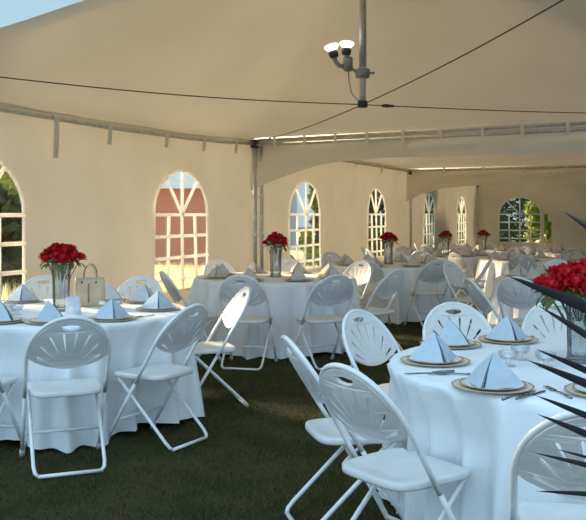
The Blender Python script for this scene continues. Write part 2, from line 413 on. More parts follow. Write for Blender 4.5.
bm = B(); box(bm, (-.155, -.02, .42), (.09, .08, .15), .2, .012); obj('junction_box', bm, M['fixture'], fx)
bm = B(); tube(bm, [(-.12, -.02, .38), (-.07, -.01, .34), (-.03, 0, .325)], .016, 8); obj('bracket', bm, M['fixture'], fx)
for (bx, by, bz, tilt, arm) in ((-.33, -.06, .60, -.28, [(-.19, -.02, .39), (-.25, -.04, .40), (-.285, -.05, .44), (-.30, -.055, .50)]), (-.175, -.04, .62, .05, [(-.165, -.03, .47), (-.170, -.035, .51), (-.172, -.04, .53)])):
    bm = B(); tube(bm, arm, .024, 10); obj('swivel_arm', bm, M['fixture'], fx)
    sx = math.sin(tilt)
    e = arm[-1]
    bm = B(); lathe(bm, [(0, -.02), (.042, -.02), (.052, .02), (.046, .05), (0, .05)], 14); s_ = obj('socket', bm, M['dark'], fx, loc=e); s_.rotation_euler = (0, tilt, 0)
    bm = B(); lathe(bm, [(.04, .05), (.058, .07), (.074, .09), (.076, .104), (.066, .116), (.035, .124), (0, .126)], 18); s_ = obj('bulb', bm, M['bulb'], fx, loc=e); s_.rotation_euler = (0, tilt, 0)
bm = B(); tube(bm, [(-.15, -.02, .35), (-.14, -.03, .22), (-.12, -.03, .12), (-.07, -.02, .06), (-.03, -.01, .03)], .006, 6); obj('power_cord', bm, M['fixture'], fx)

# ---------------------------------------------------------------- chair
def make_chair():
    t = thing('folding_chair', 'x', 'chair')
    yz = lambda z: .22-.62*z
    bm = B(); pts = [(-.222, yz(.40), .40), (-.222, yz(.52), .52)]
    for k in range(0, 25):
        a = PI-PI*k/24; z = .635+.235*math.sin(a)**.92 if 0 < k < 24 else .635
        pts.append((.224*math.cos(a), yz(z), z))
    pts += [(.222, yz(.52), .52), (.222, yz(.40), .40)]
    tube(bm, pts, .0112, 10); obj('back_frame', bm, M['chairm'], t)
    for s in (-1, 1):
        bm = B(); tube(bm, [(s*.222, yz(.405), .405), (s*.222, yz(.2), .2), (s*.222, yz(.02), .02)], .0110, 10)
        lg = obj('front_leg', bm, M['chairm'], t)
        bm = B(); tube(bm, [(s*.222, yz(.05), .05), (s*.222, yz(.004), .004)], .016, 10); obj('foot_cap', bm, M['rubber'], lg)
        bm = B(); tube(bm, [(s*.192, .135, .418), (s*.192, -.05, .24), (s*.190, -.235, .062), (s*.184, -.262, .034), (s*.168, -.272, .018)], .0104, 10)
        obj('rear_leg', bm, M['chairm'], t)
    bm = B(); tube(bm, [(-.170, -.272, .017), (.170, -.272, .017)], .0104, 10); obj('foot_bar', bm, M['chairm'], t)
    bm = B(); tube(bm, [(-.222, yz(.16), .16), (.222, yz(.16), .16)], .009, 8); obj('stretcher', bm, M['chairm'], t)
    # seat: rounded dished panel
    bm = B(); rings = []; n_ = 40
    for sc, z in ((.0, .424), (.8, .424), (.985, .420), (1.0, .428), (1.0, .440), (.985, .448), (.93, .451), (.8, .447), (.5, .441), (.0, .439)):
        if sc == 0: rings.append([bm.verts.new((0, .0, z))]); continue
        r = []
        for k in range(n_):
            a = 2*PI*k/n_; ca, sa = math.cos(a), math.sin(a); e = .42
            x = math.copysign(abs(ca)**e, ca)*.203*sc; y = math.copysign(abs(sa)**e, sa)*.205*sc
            x *= 1+.06*(y/.2); zz = z-(.012 if (y > .17 and z > .43) else 0)
            r.append(bm.verts.new((x, y+.005, zz)))
        rings.append(r)
    for a, b in zip(rings, rings[1:]):
        for k in range(n_):
            k2 = (k+1) % n_
            if len(a) == 1: bm.faces.new((a[0], b[k2], b[k]))
            elif len(b) == 1: bm.faces.new((a[k], a[k2], b[0]))
            else: bm.faces.new((a[k], a[k2], b[k2], b[k]))
    obj('seat', bm, M['chairp'], t)
    # backrest: fan panel with cut slots, from a filled 2-D curve
    cu = bpy.data.curves.new('fan', 'CURVE'); cu.dimensions = '2D'; cu.fill_mode = 'BOTH'; cu.extrude = .005; cu.bevel_depth = .003; cu.bevel_resolution = 1
    def spl(pts):
        s = cu.splines.new('POLY'); s.points.add(len(pts)-1); s.use_cyclic_u = True
        for p, q in zip(s.points, pts): p.co = (q[0], q[1], 0, 1)
    out = []
    for k in range(41):
        a = PI*k/40; out.append((.212*math.cos(a), .645+.214*math.sin(a)**.92 if 0 < k < 40 else .645))
    for k in range(1, 14):
        f = -1+2*k/14; out.append((.212*f, .592+.053*f*f-.004))
    spl(out)
    hs = [(-.055, .818), (-.03, .808), (0, .804), (.03, .808), (.055, .818), (.05, .832), (.0, .838), (-.05, .832)]
    spl(hs)
    ox, oy = 0, .575
    for i in range(8):
        a = math.radians(24+132*i/7); ca, sa = math.cos(a), math.sin(a)
        # outer reach: inside of the ellipse
        rmax = 0
        for q in range(10, 400):
            r = q*.001; x, v = ca*r, oy+sa*r
            if v > .645 and (x/.212)**2+((v-.645)/.214)**2 > .70: break
            if v < .645 and abs(x) > .18: break
            rmax = r
        r0, r1 = rmax*.44, rmax*(.985 if abs(ca) > .35 else .90); nx, ny = -sa, ca
        def P(r, w): return (ca*r+nx*w, oy+sa*r+ny*w)
        spl([P(r0, 0), P(r0+.012, .0042), P((r0+r1)/2, .0064), P(r1-.012, .0095), P(r1-.003, .0066), P(r1, 0), P(r1-.003, -.0066), P(r1-.012, -.0095), P((r0+r1)/2, -.0064), P(r0+.012, -.0042)])
    co = bpy.data.objects.new('fan', cu); COL.objects.link(co); bpy.context.view_layer.update()
    me = bpy.data.meshes.new_from_object(co.evaluated_get(bpy.context.evaluated_depsgraph_get()))
    bpy.data.objects.remove(co); bm = B(); bm.from_mesh(me); bmesh.ops.remove_doubles(bm, verts=bm.verts[:], dist=1e-5)
    nrm = Vector((0, 1, .62)).normalized()
    for v in bm.verts:
        x, q, d = v.co; bow = -.022*(1-(x/.215)**2)*min(1, (0.87-q)/.12)
        v.co = Vector((x, yz(q), q))+nrm*(d+bow)
    obj('backrest', bm, M['chairp'], t, False)
    return t
chair0 = make_chair(); chair_used = [False]
def chair(x, y, fx_, fy_, label, group=None, cloth_dents=None):
    rz = math.atan2(fy_, fx_)-PI/2
    if not chair_used[0]:
        chair_used[0] = True; c = chair0; c.location = (x, y, gz(y)); c.rotation_euler = (0, 0, rz); c['label'] = label
        if group: c['group'] = group
    else: c = dup(chair0, (x, y, gz(y)), rz, label, group)
    return c

# ---------------------------------------------------------------- tables
table_proto = None
def make_table(x, y, R, key, desc, dents, seed):
    """dents: (angle, depth) where a seat pushes the hanging cloth inward"""
    global table_proto
    z = gz(y); rnd = random.Random(seed)
    if table_proto is None:
        t = thing('round_table', 'round folding banquet table under %s' % desc, 'table', (x, y, z))
        bm = B(); lathe(bm, [(0, .705), (.835, .705), (.84, .715), (.84, .735), (0, .735)], 40); obj('tabletop', bm, M['wood'], t)
        for sx in (-1, 1):
            for sy in (-1, 1):
                bm = B(); tube(bm, [(sx*.36, sy*.36, .705), (sx*.36, sy*.36, .005)], .014, 8); obj('leg', bm, M['chairm'], t)
        table_proto = t
    else: dup(table_proto, (x, y, z), 0, 'round folding banquet table under %s' % desc)
    bm = B(); n_ = 300; rings = []
    ph = [rnd.uniform(0, 6.28) for _ in range(6)]
    hs = [(0, .7435), (.3, .7435), (.6, .7435), (.95, .7435), (.985, .741)]
    for f, h in hs:
        if f == 0: rings.append([bm.verts.new((0, 0, h))]); continue
        rings.append([bm.verts.new((R*f*math.cos(2*PI*k/n_), R*f*math.sin(2*PI*k/n_), h)) for k in range(n_)])
    for h in (.728, .70, .65, .58, .5, .42, .34, .26, .18, .1, .05, .022):
        d = (.74-h)/.72; row = []
        for k in range(n_):
            a = 2*PI*k/n_
            fold = 1.5*(1-abs(math.sin(11.5*a+ph[0]+.7*math.sin(2*a+ph[1])))**.8)-.45+.4*math.sin(31*a+ph[2]+.8*d+math.sin(3*a+ph[3]))+.3*math.sin(19*a+ph[4]-d)
            r = R+.004+.080*d+.085*d**.6*fold
            for da, dep in dents:
                u = (a-da+PI) % (2*PI)-PI
                # the seat pushes the cloth in around seat height
                g_ = math.exp(-(abs(u)/.30)**4)*max(0, min(1, (.74-h)/.2))
                r = min(r, r*(1-g_)+g_*(R-dep-.01+.05*d*fold))
            hh = h + (.02*math.sin(5*a+ph[4])*(1 if h < .06 else 0) if h < .06 else 0)
            row.append(bm.verts.new((r*math.cos(a), r*math.sin(a), max(hh, .012))))
        rings.append(row)
    for A_, B_ in zip(rings, rings[1:]):
        for k in range(n_):
            k2 = (k+1) % n_
            if len(A_) == 1: bm.faces.new((A_[0], B_[k2], B_[k]))
            else: bm.faces.new((A_[k], A_[k2], B_[k2], B_[k]))
    c = obj('tablecloth', bm, M['cloth'], None, True, (x, y, z))
    tag(c, 'floor-length white cloth on %s' % desc, 'tablecloth')
TOPZ = .7445
TB = {
 'T1': (-1.644, 6.05, .90, 'the left round table with the handbag'),
 'T2': (-.20, 9.35, .88, 'the middle round table before the corner post'),
 'T3': (1.38, 12.3, .90, 'the third table along the window wall'),
 'T4': (2.86, 15.9, .90, 'the fourth table along the window wall'),
 'T5': (4.28, 19.1, .90, 'the farthest rose table'),
 'T6': (3.10, 9.1, .90, 'the table half hidden by the right roses'),
 'T7': (4.0, 14.0, .90, 'the table below the end window'),
 'T8': (5.9, 17.3, .90, 'the back wall table at the right edge'),
 'TR': (1.31, 3.88, .87, 'the big near right table'),
}
CH_ = {k: [] for k in TB}
def tchair(k, x, y, fx_, fy_, label, group=None):
    CH_[k].append((x, y)); chair(x, y, fx_, fy_, label, group)
X_ = 'white fan-back folding chair '
# left table
tchair('T1', -1.31, 4.88, -.36, .93, X_+'seen from behind, nearest front of the left table')
tchair('T1', -.87, 5.37, -.86, .51, X_+'turned left at the right front of the left table')
tchair('T1', -.645, 6.33, -.93, -.30, X_+'side-on, leaning right, between left and middle tables')
tchair('T1', -1.89, 5.0, .22, .97, X_+'cut off by the left picture edge at the left table')
tchair('T1', -2.13, 7.35, .36, -.93, X_+'behind the red roses of the left table')
tchair('T1', -1.42, 7.36, -.2, -.98, X_+'behind the left table, just right of the handbag')
# middle table
tchair('T2', -.98, 8.36, .90, .38, X_+'seen edge-on below the red-shed window')
tchair('T2', -.42, 8.02, .2, .98, X_+'with its back to us, left front of the middle table')
tchair('T2', .27, 8.05, -.42, .9, X_+'with its back to us, right front of the middle table')
tchair('T2', .80, 8.70, -.78, .62, X_+'with bright curved tube, right side of the middle table')
tchair('T2', -.80, 10.40, .5, -.87, X_+'behind the middle table, left of its roses')
tchair('T2', -.08, 10.55, -.1, -1, X_+'behind the middle table, right of its roses')
tchair('T2', .62, 10.15, -.72, -.69, X_+'facing left behind the right end of the middle table')
# third table
tchair('T3', 1.00, 11.05, .3, .95, X_+'with its back to us, left front of the third table')
tchair('T3', 1.74, 11.0, -.3, .95, X_+'with its back to us, right front of the third table')
tchair('T3', .28, 12.35, .98, -.1, X_+'facing right at the wall side of the third table')
tchair('T3', 2.52, 12.1, -.97, .2, X_+'facing left at the right side of the third table')
tchair('T3', .75, 13.3, .5, -.85, X_+'at the back left of the third table')
tchair('T3', 1.62, 13.5, -.2, -.97, X_+'at the back of the third table, right of its roses')
tchair('T6', 2.17, 7.78, .62, .78, X_+'with its back to us, beyond the near right table')
tchair('T6', 1.82, 7.35, .98, .12, X_+'nearly edge-on, beyond the dark-slotted chair')
tchair('T6', 3.25, 7.8, .0, 1, X_+'with back to us, hidden behind the right-hand roses')
tchair('T6', 2.1, 10.0, .75, -.66, X_+'facing us, far left of the table half hidden by right roses')
tchair('T6', 3.3, 10.4, -.1, -1, X_+'facing us, far side of the table half hidden by right roses')
# near right table
tchair('TR', .43, 3.32, .80, .60, X_+'with large bare seat at the bottom centre')
tchair('TR', .275, 3.92, .97, .24, X_+'seen side-on, leftmost of the near right table')
tchair('TR', .60, 4.71, .75, -.66, X_+'facing the near right table from its back left')
tchair('TR', 1.05, 5.02, .16, -.98, X_+'with dark slots, facing us across the near right table')
tchair('TR', 1.64, 5.22, -.25, -.97, X_+'facing us behind the vase of the near right table')
tchair('TR', .93, 2.71, .22, .97, X_+'behind dark palm leaves at the bottom right corner')
RING = [(-112, 'front left'), (-68, 'front right'), (-22, 'right front'), (22, 'right back'), (68, 'back right'), (112, 'back left'), (158, 'left back'), (202, 'left front')]
for k in ('T4', 'T5', 'T7', 'T8'):
    x, y, R, d = TB[k]
    rr = random.Random(len(d)*7+1)
    for a, nm in RING:
        if k == 'T8' and a in (-22, 22): continue
        aa = math.radians(a+rr.uniform(-5, 5)); dist = 1.22+rr.uniform(0, .1); px, py = x+dist*math.cos(aa), y+dist*math.sin(aa); ta = aa+PI+rr.uniform(-.2, .2)
        if any(math.hypot(px-q[0], py-q[1]) < .66 for c_ in CH_.values() for q in c_) or any(math.hypot(px-TB[o][0], py-TB[o][1]) < 1.17 for o in TB): continue
        tchair(k, px, py, math.cos(ta), math.sin(ta), 'distant white folding chair, %s of %s' % (nm, d.replace('the window wall', 'the windows')))
for i, (k, (x, y, R, d)) in enumerate(TB.items()):
    dents = []
    for (cx, cy) in CH_[k]:
        dd = math.hypot(cx-x, cy-y)
        if dd-.24 < R+.06: dents.append((math.atan2(cy-y, cx-x), R-(dd-.245)))
    make_table(x, y, R, k, d, dents, i*5+3)

# ---------------------------------------------------------------- place settings
def one(name, bm, m, cat, smooth=True):
    return tag(obj(name, bm, M[m], None, smooth), 'x', cat)
protos = {}
def proto_charger():
    t = thing('charger_plate', 'x', 'plate')
    bm = B(); lathe(bm, [(0, 0), (.10, 0), (.155, .010), (.1575, .013), (.154, .0135), (.10, .005), (0, .005)], 40); obj('dish', bm, M['charger'], t)
    bm = B(); lathe(bm, [(.150, .0125), (.1580, .0150), (.1600, .0140), (.1585, .0120), (.150, .0105)], 40); obj('rim', bm, M['rim'], t)
    return t
def proto_plate():
    t = thing('dinner_plate', 'x', 'plate')
    bm = B(); lathe(bm, [(0, 0), (.075, 0), (.125, .012), (.127, .0145), (.123, .015), (.075, .004), (0, .004)], 40); obj('dish', bm, M['plate'], t)
    bm = B(); lathe(bm, [(.121, .0145), (.127, .0165), (.1295, .0150), (.127, .0125), (.121, .0125)], 40); obj('rim', bm, M['rim'], t)
    return t
def proto_napkin(mk):
    t = B()
    # standing folded pyramid: two double-layer wings meeting at a ridge that slopes to the front tip
    apex = Vector((0, .01, .128))
    def wing(s, off):
        front = Vector((s*.003, -.105-off*.2, .001)); side = Vector((s*.118, .035, .001)); back = Vector((s*.02, .085, .001))
        n_ = 6; grid = {}
        for i in range(n_+1):
            for j in range(n_+1-i):
                a, b = i/n_, j/n_; c = 1-a-b
                p = apex*c+front*a+side*b
                p += Vector((s*.006*math.sin(PI*b)*math.sin(PI*min(1, a+b)), -.010*math.sin(PI*a)*math.sin(PI*min(1, a+b)), 0))*(1)+Vector((s*off, -off, 0))*(1-c)
                grid[i, j] = t.verts.new(p)
        for i in range(n_):
            for j in range(n_-i):
                t.faces.new((grid[i, j], grid[i+1, j], grid[i, j+1]))
                if i+j < n_-1: t.faces.new((grid[i+1, j], grid[i+1, j+1], grid[i, j+1]))
        A_ = t.verts.new(apex); s_ = t.verts.new(side+Vector((s*off, -off, 0))); b_ = t.verts.new(Vector((0, .075, .001)))
        t.faces.new((A_, s_, b_))
    for s in (-1, 1):
        wing(s, 0); wing(s, .006)
    t.faces.new([t.verts.new(v) for v in ((-.118, .035, .0008), (-.003, -.105, .0008), (.003, -.105, .0008), (.118, .035, .0008), (0, .075, .0008))])
    o = one('folded_napkin', t, mk, 'napkin', False); return o
def proto_knife():
    t = thing('table_knife', 'x', 'cutlery')
    bm = B(); n_ = 10; prof = [(0, .006), (.02, .009), (.06, .010), (.1, .0095), (.12, .007), (.128, .002)]
    top = [[bm.verts.new((-w*.6, y, z)) for z in (.002, .0036)]+[bm.verts.new((w, y, z)) for z in (.0032, .0024)] for y, w in prof]
    for a, b in zip(top, top[1:]):
        for k in range(4): bm.faces.new((a[k], a[(k+1) % 4], b[(k+1) % 4], b[k]))
    bm.faces.new(top[0]); bm.faces.new(top[-1])
    obj('blade', bm, M['cutlery'], t)
    bm = B(); tube(bm, [(0, 0, .005), (0, -.03, .0055), (0, -.08, .0062), (0, -.10, .006)], [.004, .0052, .0062, .005], 8); obj('handle', bm, M['cutlery'], t)
    return t
def proto_fork():
    t = thing('table_fork', 'x', 'cutlery')
    bm = B(); tube(bm, [(0, .03, .004), (0, -.02, .006), (0, -.07, .005), (0, -.11, .0045)], [.0035, .0028, .0045, .006], 8); obj('handle', bm, M['cutlery'], t)
    bm = B(); box(bm, (0, .045, .005), (.024, .034, .003), 0, .0012)
    for k in range(4): box(bm, (-.0096+.0064*k, .083, .0055), (.0034, .046, .0028), 0, .0008)
    obj('tines', bm, M['cutlery'], t); return t
protos = {'charger': proto_charger(), 'plate': proto_plate(), 'nap': proto_napkin('napkin'), 'napw': proto_napkin('napkinw'), 'knife': proto_knife(), 'fork': proto_fork()}
used = set()
def put(k, loc, rz, label, group=None):
    p = protos[k]
    if k not in used:
        used.add(k); p.location = loc; p.rotation_euler = (0, 0, rz); p['label'] = label
        if group: p['group'] = group
        return p
    return dup(p, loc, rz, label, group)
def setting(x, y, rz, lab, group=None, small=False, nap='nap', nlab=None):
    z = gz(y)+TOPZ
    put('charger', (x, y, z), 0, 'gold-rimmed charger plate '+lab, group and 'charger plates '+group)
    put('plate', (x, y, z+.0065), 0, 'cream dinner plate on the charger '+lab, group and 'dinner plates '+group)
    put(nap, (x, y, z+.0135), rz, (nlab or ('blue folded napkin ' if nap == 'nap' else 'ivory folded napkin '))+lab, group and 'folded napkins '+group)
def knife(x, y, rz, lab): put('knife', (x, y, gz(y)+TOPZ), rz, lab)
def fork(x, y, rz, lab): put('fork', (x, y, gz(y)+TOPZ), rz, lab)
# near right table
for x, y, rz, lab in ((.655, 3.92, .25, 'at the leftmost place of the near right table'), (.82, 4.42, .9, 'by the slotted chair on the near right table'),
                      (.785, 3.345, -.55, 'nearest us on the near right table'), (1.16, 4.58, .15, 'at the far side of the near right table'),
                      (1.20, 3.24, .2, 'behind the palm leaves on the near right table')):
    setting(x, y, rz, lab)
knife(.60, 3.66, 1.75, 'dark table knife left of the nearest plate on the near right table')
fork(.68, 3.62, 1.5, 'table fork beside the left knife on the near right table')
knife(.89, 3.20, -.75, 'dark table knife just right of the nearest plate on the right table')
fork(.85, 3.20, -.80, 'table fork just right of the nearest plate on the right table')
fork(1.015, 3.26, .15, 'upright-looking table fork between two plates, beside the palm leaf tips')
# left table
z1 = 0
T1x, T1y = TB['T1'][:2]
for ang, r, rz, lab in ((129, .74, .2, 'at the back left place of the left table'), (253, .70, 1.0, 'cut by the left edge on the left table'), (279, .70, 1.35, 'left of the front chair top on the left table'),
                        (311, .72, .35, 'at the right front of the left table'), (2, .68, .2, 'at the right end of the left table'), (74, .70, 1.3, 'behind the handbag corner on the left table'), (48, .74, .6, 'at the back right of the left table')):
    a = math.radians(ang); setting(T1x+r*math.cos(a), T1y+r*math.sin(a), rz, lab)
knife(-1.00, 5.66, -.5, 'dark table knife at the right front edge of the left table')
# distant tables
for k, nn in (('T2', 8), ('T3', 8), ('T4', 8), ('T5', 8), ('T6', 8), ('T7', 8), ('T8', 8)):
    x, y, R, d = TB[k]; rr = random.Random(ord(k[1]))
    for i in range(nn):
        a = 2*PI*(i+.5)/nn; setting(x+.66*math.cos(a), y+.66*math.sin(a), rr.uniform(-1.2, 1.2), 'on '+d, 'on '+d, nap='napw')

# ---------------------------------------------------------------- vases and roses
def proto_vase():
    t = thing('glass_vase', 'x', 'vase')
    bm = B(); H = .33
    lathe(bm, [(0, 0), (.058, 0), (.060, .01), (.058, .05), (.060, .18), (.068, H-.01), (.070, H), (.066, H), (.063, H-.01), (.055, .18), (.053, .05), (.052, .022), (0, .02)], 48, rib=.0018, nrib=12)
    obj('vessel', bm, M['vase'], t)
    bm = B(); lathe(bm, [(.0585, 0), (.072, .0), (.074, .008), (.062, .016), (.0585, .016)], 40); obj('base_rim', bm, M['vase'], t)
    return t
def proto_rose():
    t = thing('rose', 'x', 'flower')
    bm = B(); rnd = random.Random(4)
    lathe(bm, [(0, -.020), (.012, -.018), (.020, -.004), (.019, .012), (.010, .022), (0, .024)], 10)
    for layer, (n_, r0, r1, h, open_) in enumerate(((3, .010, .014, .030, .1), (4, .015, .023, .028, .25), (5, .019, .034, .022, .5), (6, .021, .042, .012, .9))):
        for i in range(n_):
            a0 = 2*PI*i/n_+layer*.7; wdt = 2*PI/n_*.72; g_ = []
            for u in range(5):
                row = []
                for v in range(5):
                    f = v/4; a = a0+wdt*(u/4-.5)*(1-.25*f*f)*1.15
                    r = r0*(.3+.7*min(1, f*2)) + (r1-r0)*f**1.5 + .004*math.sin(PI*u/4)*f
                    z = -.018+(h+.018)*f - open_*.010*f**3 - .006*abs(u/4-.5)**2*4*f
                    row.append(bm.verts.new((r*math.cos(a), r*math.sin(a), z)))
                g_.append(row)
            for u in range(4):
                for v in range(4): bm.faces.new((g_[u][v], g_[u+1][v], g_[u+1][v+1], g_[u][v+1]))
    obj('bloom', bm, M['rose'], t)
    bm = B(); tube(bm, [(0, 0, -.018), (0, 0, -.17)], .0026, 6); obj('stem', bm, M['stem'], t)
    for a in (.3, 2.5, 4.4):
        bm = B(); pts = []; n_ = 5; z0 = -.028-.012*a/4; L_ = .060
        l, r = [], []
        for k in range(n_+1):
            f = k/n_; w = .019*math.sin(PI*min(1, f*.92+.04)); d = .004+L_*f; z = z0+.010*math.sin(PI*f)-.020*f
            l.append(bm.verts.new((d*math.cos(a)-w*math.sin(a), d*math.sin(a)+w*math.cos(a), z+.004))); r.append(bm.verts.new((d*math.cos(a)+w*math.sin(a), d*math.sin(a)-w*math.cos(a), z+.004)))
            pts.append(bm.verts.new((d*math.cos(a), d*math.sin(a), z)))
        for k in range(n_):
            bm.faces.new((l[k], l[k+1], pts[k+1], pts[k])); bm.faces.new((pts[k], pts[k+1], r[k+1], r[k]))
        obj('leaf', bm, M['leaf'], t)
    return t
protos['vase'] = proto_vase(); protos['rose'] = proto_rose()
def bouquet(x, y, n_, desc, seed, spread=.145, dz=0, vz=1.0, big=1.0):
    z = gz(y)+TOPZ; rnd = random.Random(seed)
    v = put('vase', (x, y, z), 0, 'tall clear glass vase of red roses on '+desc); v.scale = (1, 1, vz)
    H = .33*vz; k = 0
    for i in range(n_):
        rho = math.sqrt((i+.4)/n_); a = i*2.39996+seed
        px, py = spread*rho*math.cos(a), spread*rho*math.sin(a)
        pz = H+.125+dz-.095*rho*rho+rnd.uniform(-.012, .012)
        tilt = math.atan2(math.hypot(px, py)*.72, .17); az = math.atan2(py, px)
        # lean each rose outward so its stem runs down into the vase mouth
        q = Vector((px*.62, py*.62, .17)).to_track_quat('Z', 'Y').to_euler()
        r = put('rose', (x+px, y+py, z+pz), 0, 'red rose in the tall glass vase on '+desc, 'roses on '+desc)
        r.rotation_euler = q; s_ = rnd.uniform(.95, 1.2)*big; r.scale = (s_, s_, s_)
bouquet(TB['T1'][0], TB['T1'][1]-.02, 21, TB['T1'][3], 1)
bouquet(-.19, 9.35, 14, TB['T2'][3], 2, .125)
bouquet(1.38, 12.3, 13, TB['T3'][3], 3, .125, -.01)
bouquet(TB['T4'][0], TB['T4'][1], 12, TB['T4'][3], 4, .115, -.01)
bouquet(TB['T5'][0], TB['T5'][1], 12, TB['T5'][3], 5, .13, -.03)
bouquet(1.335, 3.95, 24, TB['TR'][3], 6, .20, -.02, 1.0, 1.22)

# ---------------------------------------------------------------- small things on the tables
def votive(x, y, label):
    z = gz(y)+TOPZ
    if 'vot' not in protos:
        t = thing('candle_holder', label, 'candle holder')
        bm = B(); lathe(bm, [(0, 0), (.030, 0), (.034, .004), (.012, .012), (.010, .026), (.034, .032), (.044, .050), (.046, .068), (.043, .068), (.041, .050), (.028, .036), (0, .034)], 28, rib=.0008, nrib=7); obj('bowl', bm, M['votive'], t)
        bm = B(); lathe(bm, [(0, .038), (.022, .040), (.023, .056), (0, .058)], 20); obj('candle', bm, M['card'], t)
        protos['vot'] = t
    return put('vot', (x, y, z), 0, label)
votive(.97, 3.83, 'left clear glass candle holder before the vase on the near right table')
votive(1.07, 4.00, 'clear glass candle holder nearest the vase on the near right table')
votive(1.13, 3.80, 'clear glass candle holder right of the other two on near right table')
votive(-1.36, 6.08, 'clear glass candle holder right of the white card on the left table')
votive(-1.27, 6.16, 'clear glass candle holder below the right side of the handbag')
votive(-1.98, 5.95, 'clear glass candle holder left of the vase on the left table')
votive(-1.88, 5.78, 'clear glass candle holder behind the narrow napkin on the left table')
# tented card
t = thing('place_card', 'small white tented card beside the vase on the left table', 'card', (-1.50, 5.80, TOPZ), -.1)
for s in (-1, 1):
    bm = B(); vs_ = [bm.verts.new(v) for v in ((-.047, s*.03, .001), (.047, s*.03, .001), (.047, s*.0006, .122), (-.047, s*.0006, .122))]
    f = bm.faces.new(vs_); r = bmesh.ops.solidify(bm, geom=[f], thickness=.0012); obj('panel', bm, M['card'], t, False)
# handbag
t = thing('handbag', 'beige leather tote handbag with two upright handles on the left table', 'bag', (-1.515, 6.34, TOPZ), .05)
bm = B(); rows = []
for z, wx, wy in ((.0, .100, .045), (.012, .108, .052), (.10, .110, .050), (.18, .107, .036), (.212, .104, .026), (.212, .098, .021), (.16, .100, .028), (.02, .098, .040)):
    ring = []
    for k in range(32):
        a = 2*PI*k/32; ca, sa = math.cos(a), math.sin(a); e = .35
        ring.append(bm.verts.new((math.copysign(abs(ca)**e, ca)*wx, math.copysign(abs(sa)**e, sa)*wy, z+.001)))
    rows.append(ring)
for a, b in zip(rows, rows[1:]):
    for k in range(32): bm.faces.new((a[k], a[(k+1) % 32], b[(k+1) % 32], b[k]))
bm.faces.new(rows[0][::-1]); bm.faces.new(rows[-1]); obj('body', bm, M['bag'], t)
for s in (-1, 1):
    bm = B(); pts = [(-.052, s*.027, .19)]
    for k in range(13):
        a = PI-PI*k/12; pts.append((.046*math.cos(a), s*.026, .235+.075*math.sin(a)))
    pts.append((.052, s*.027, .19)); tube(bm, pts, .006, 8); h_ = obj('handle', bm, M['bagd'] if s > 0 else M['bag'], t)
    for sx in (-1, 1):
        bm = B(); lathe(bm, [(0, 0), (.008, 0), (.007, .005), (0, .006)], 12); q = obj('stud', bm, M['dark'], h_, loc=(sx*.052, s*.038, .178)); q.rotation_euler = (PI/2*s, 0, 0)
bm = B(); box(bm, (0, -.0545, .10), (.010, .004, .14), 0, .001); obj('trim', bm, M['bagd'], t)

# ---------------------------------------------------------------- potted palm in the right foreground
pt = thing('potted_palm', 'dark palm plant with long pointed leaves reaching in from the right edge', 'plant', (.86, 1.30, 0))
bm = B(); lathe(bm, [(0, .0), (.13, .0), (.15, .02), (.185, .28), (.195, .30), (.195, .33), (.175, .33), (.17, .29), (0, .28)], 28); obj('pot', bm, M['pot'], pt)
bm = B(); tube(bm, [(0, 0, .27), (.01, 0, .4), (0, .01, .52)], [.05, .06, .035], 12); obj('trunk', bm, M['bark'], pt)
def at(px, py, y): return Vector(((px-CXP)/F*y, y, CH+(HY-py)/F*y))
PO = Vector((.86, 1.30, 0))
def frond(spine, leaflets):
    bm = B(); tube(bm, [p-PO for p in spine], [.011-.008*k/(len(spine)-1) for k in range(len(spine))], 8); fr = obj('frond', bm, M['frond'], pt)
    for base, tip, w, sag in leaflets:
        bm = B(); base, tip = base-PO, tip-PO; ax = tip-base; n_ = 12; ln = ax.length; axn = ax.normalized()
        side = axn.cross(Vector((.15, 1, .35))).normalized(); up = side.cross(axn)
        L_, C_, R_ = [], [], []
        for k in range(n_+1):
            f = k/n_; p = base+ax*f+Vector((0, 0, 1))*(sag*math.sin(PI*f)); ww = w*.5*(min(1, f*5+.25))*(1-f**3.6)+.0002
            L_.append(bm.verts.new(p+side*ww)); R_.append(bm.verts.new(p-side*ww)); C_.append(bm.verts.new(p-up*ww*.35))
        for k in range(n_):
            bm.faces.new((L_[k], L_[k+1], C_[k+1], C_[k])); bm.faces.new((C_[k], C_[k+1], R_[k+1], R_[k]))
        obj('leaflet', bm, M['frond'], fr)
def sp(y, x0, pts): return [at(px, py, y+dy) for px, py, dy in pts]
Y0 = 1.22
tips = [((508, 276), .021, .004, 0), ((539, 306), .015, .003, .03), ((536, 349), .014, .004, -.03), ((527, 360), .017, .003, .02), ((535, 395), .014, .002, -.02),
        ((537, 414), .016, .003, .02), ((556, 449), .009, .002, .05), ((535, 453), .012, .003, 0), ((536, 491), .012, .001, -.02)]
slope = [.41, .62, .46, .42, .42, .44, .30, .27, .07]
spine = [PO+Vector((0, .01, .5)), at(760, 640, 1.27), at(715, 520, Y0+.02), at(700, 430, Y0), at(690, 340, Y0-.01), at(700, 240, Y0+.01)]
def spx(py):
    return 690+abs(py-340)*.09
LF = []
for ((tx, ty), w, sag, dy), m_ in zip(tips, slope):
    bx = 702; by = ty+m_*(bx-tx)
    LF.append((at(spx(by), by, Y0), at(tx, ty, Y0+dy), w, sag))
LF.append((at(700, 300, Y0), at(564, 212, Y0+.06), .018, .002))
for by, tx, ty in ((330, 830, 250), (380, 850, 310), (430, 860, 370), (480, 870, 440)):   # leaflets on the other side of the rachis, off the frame
    LF.append((at(spx(by), by, Y0), at(tx, ty, Y0), .02, .004))
frond(spine, LF)
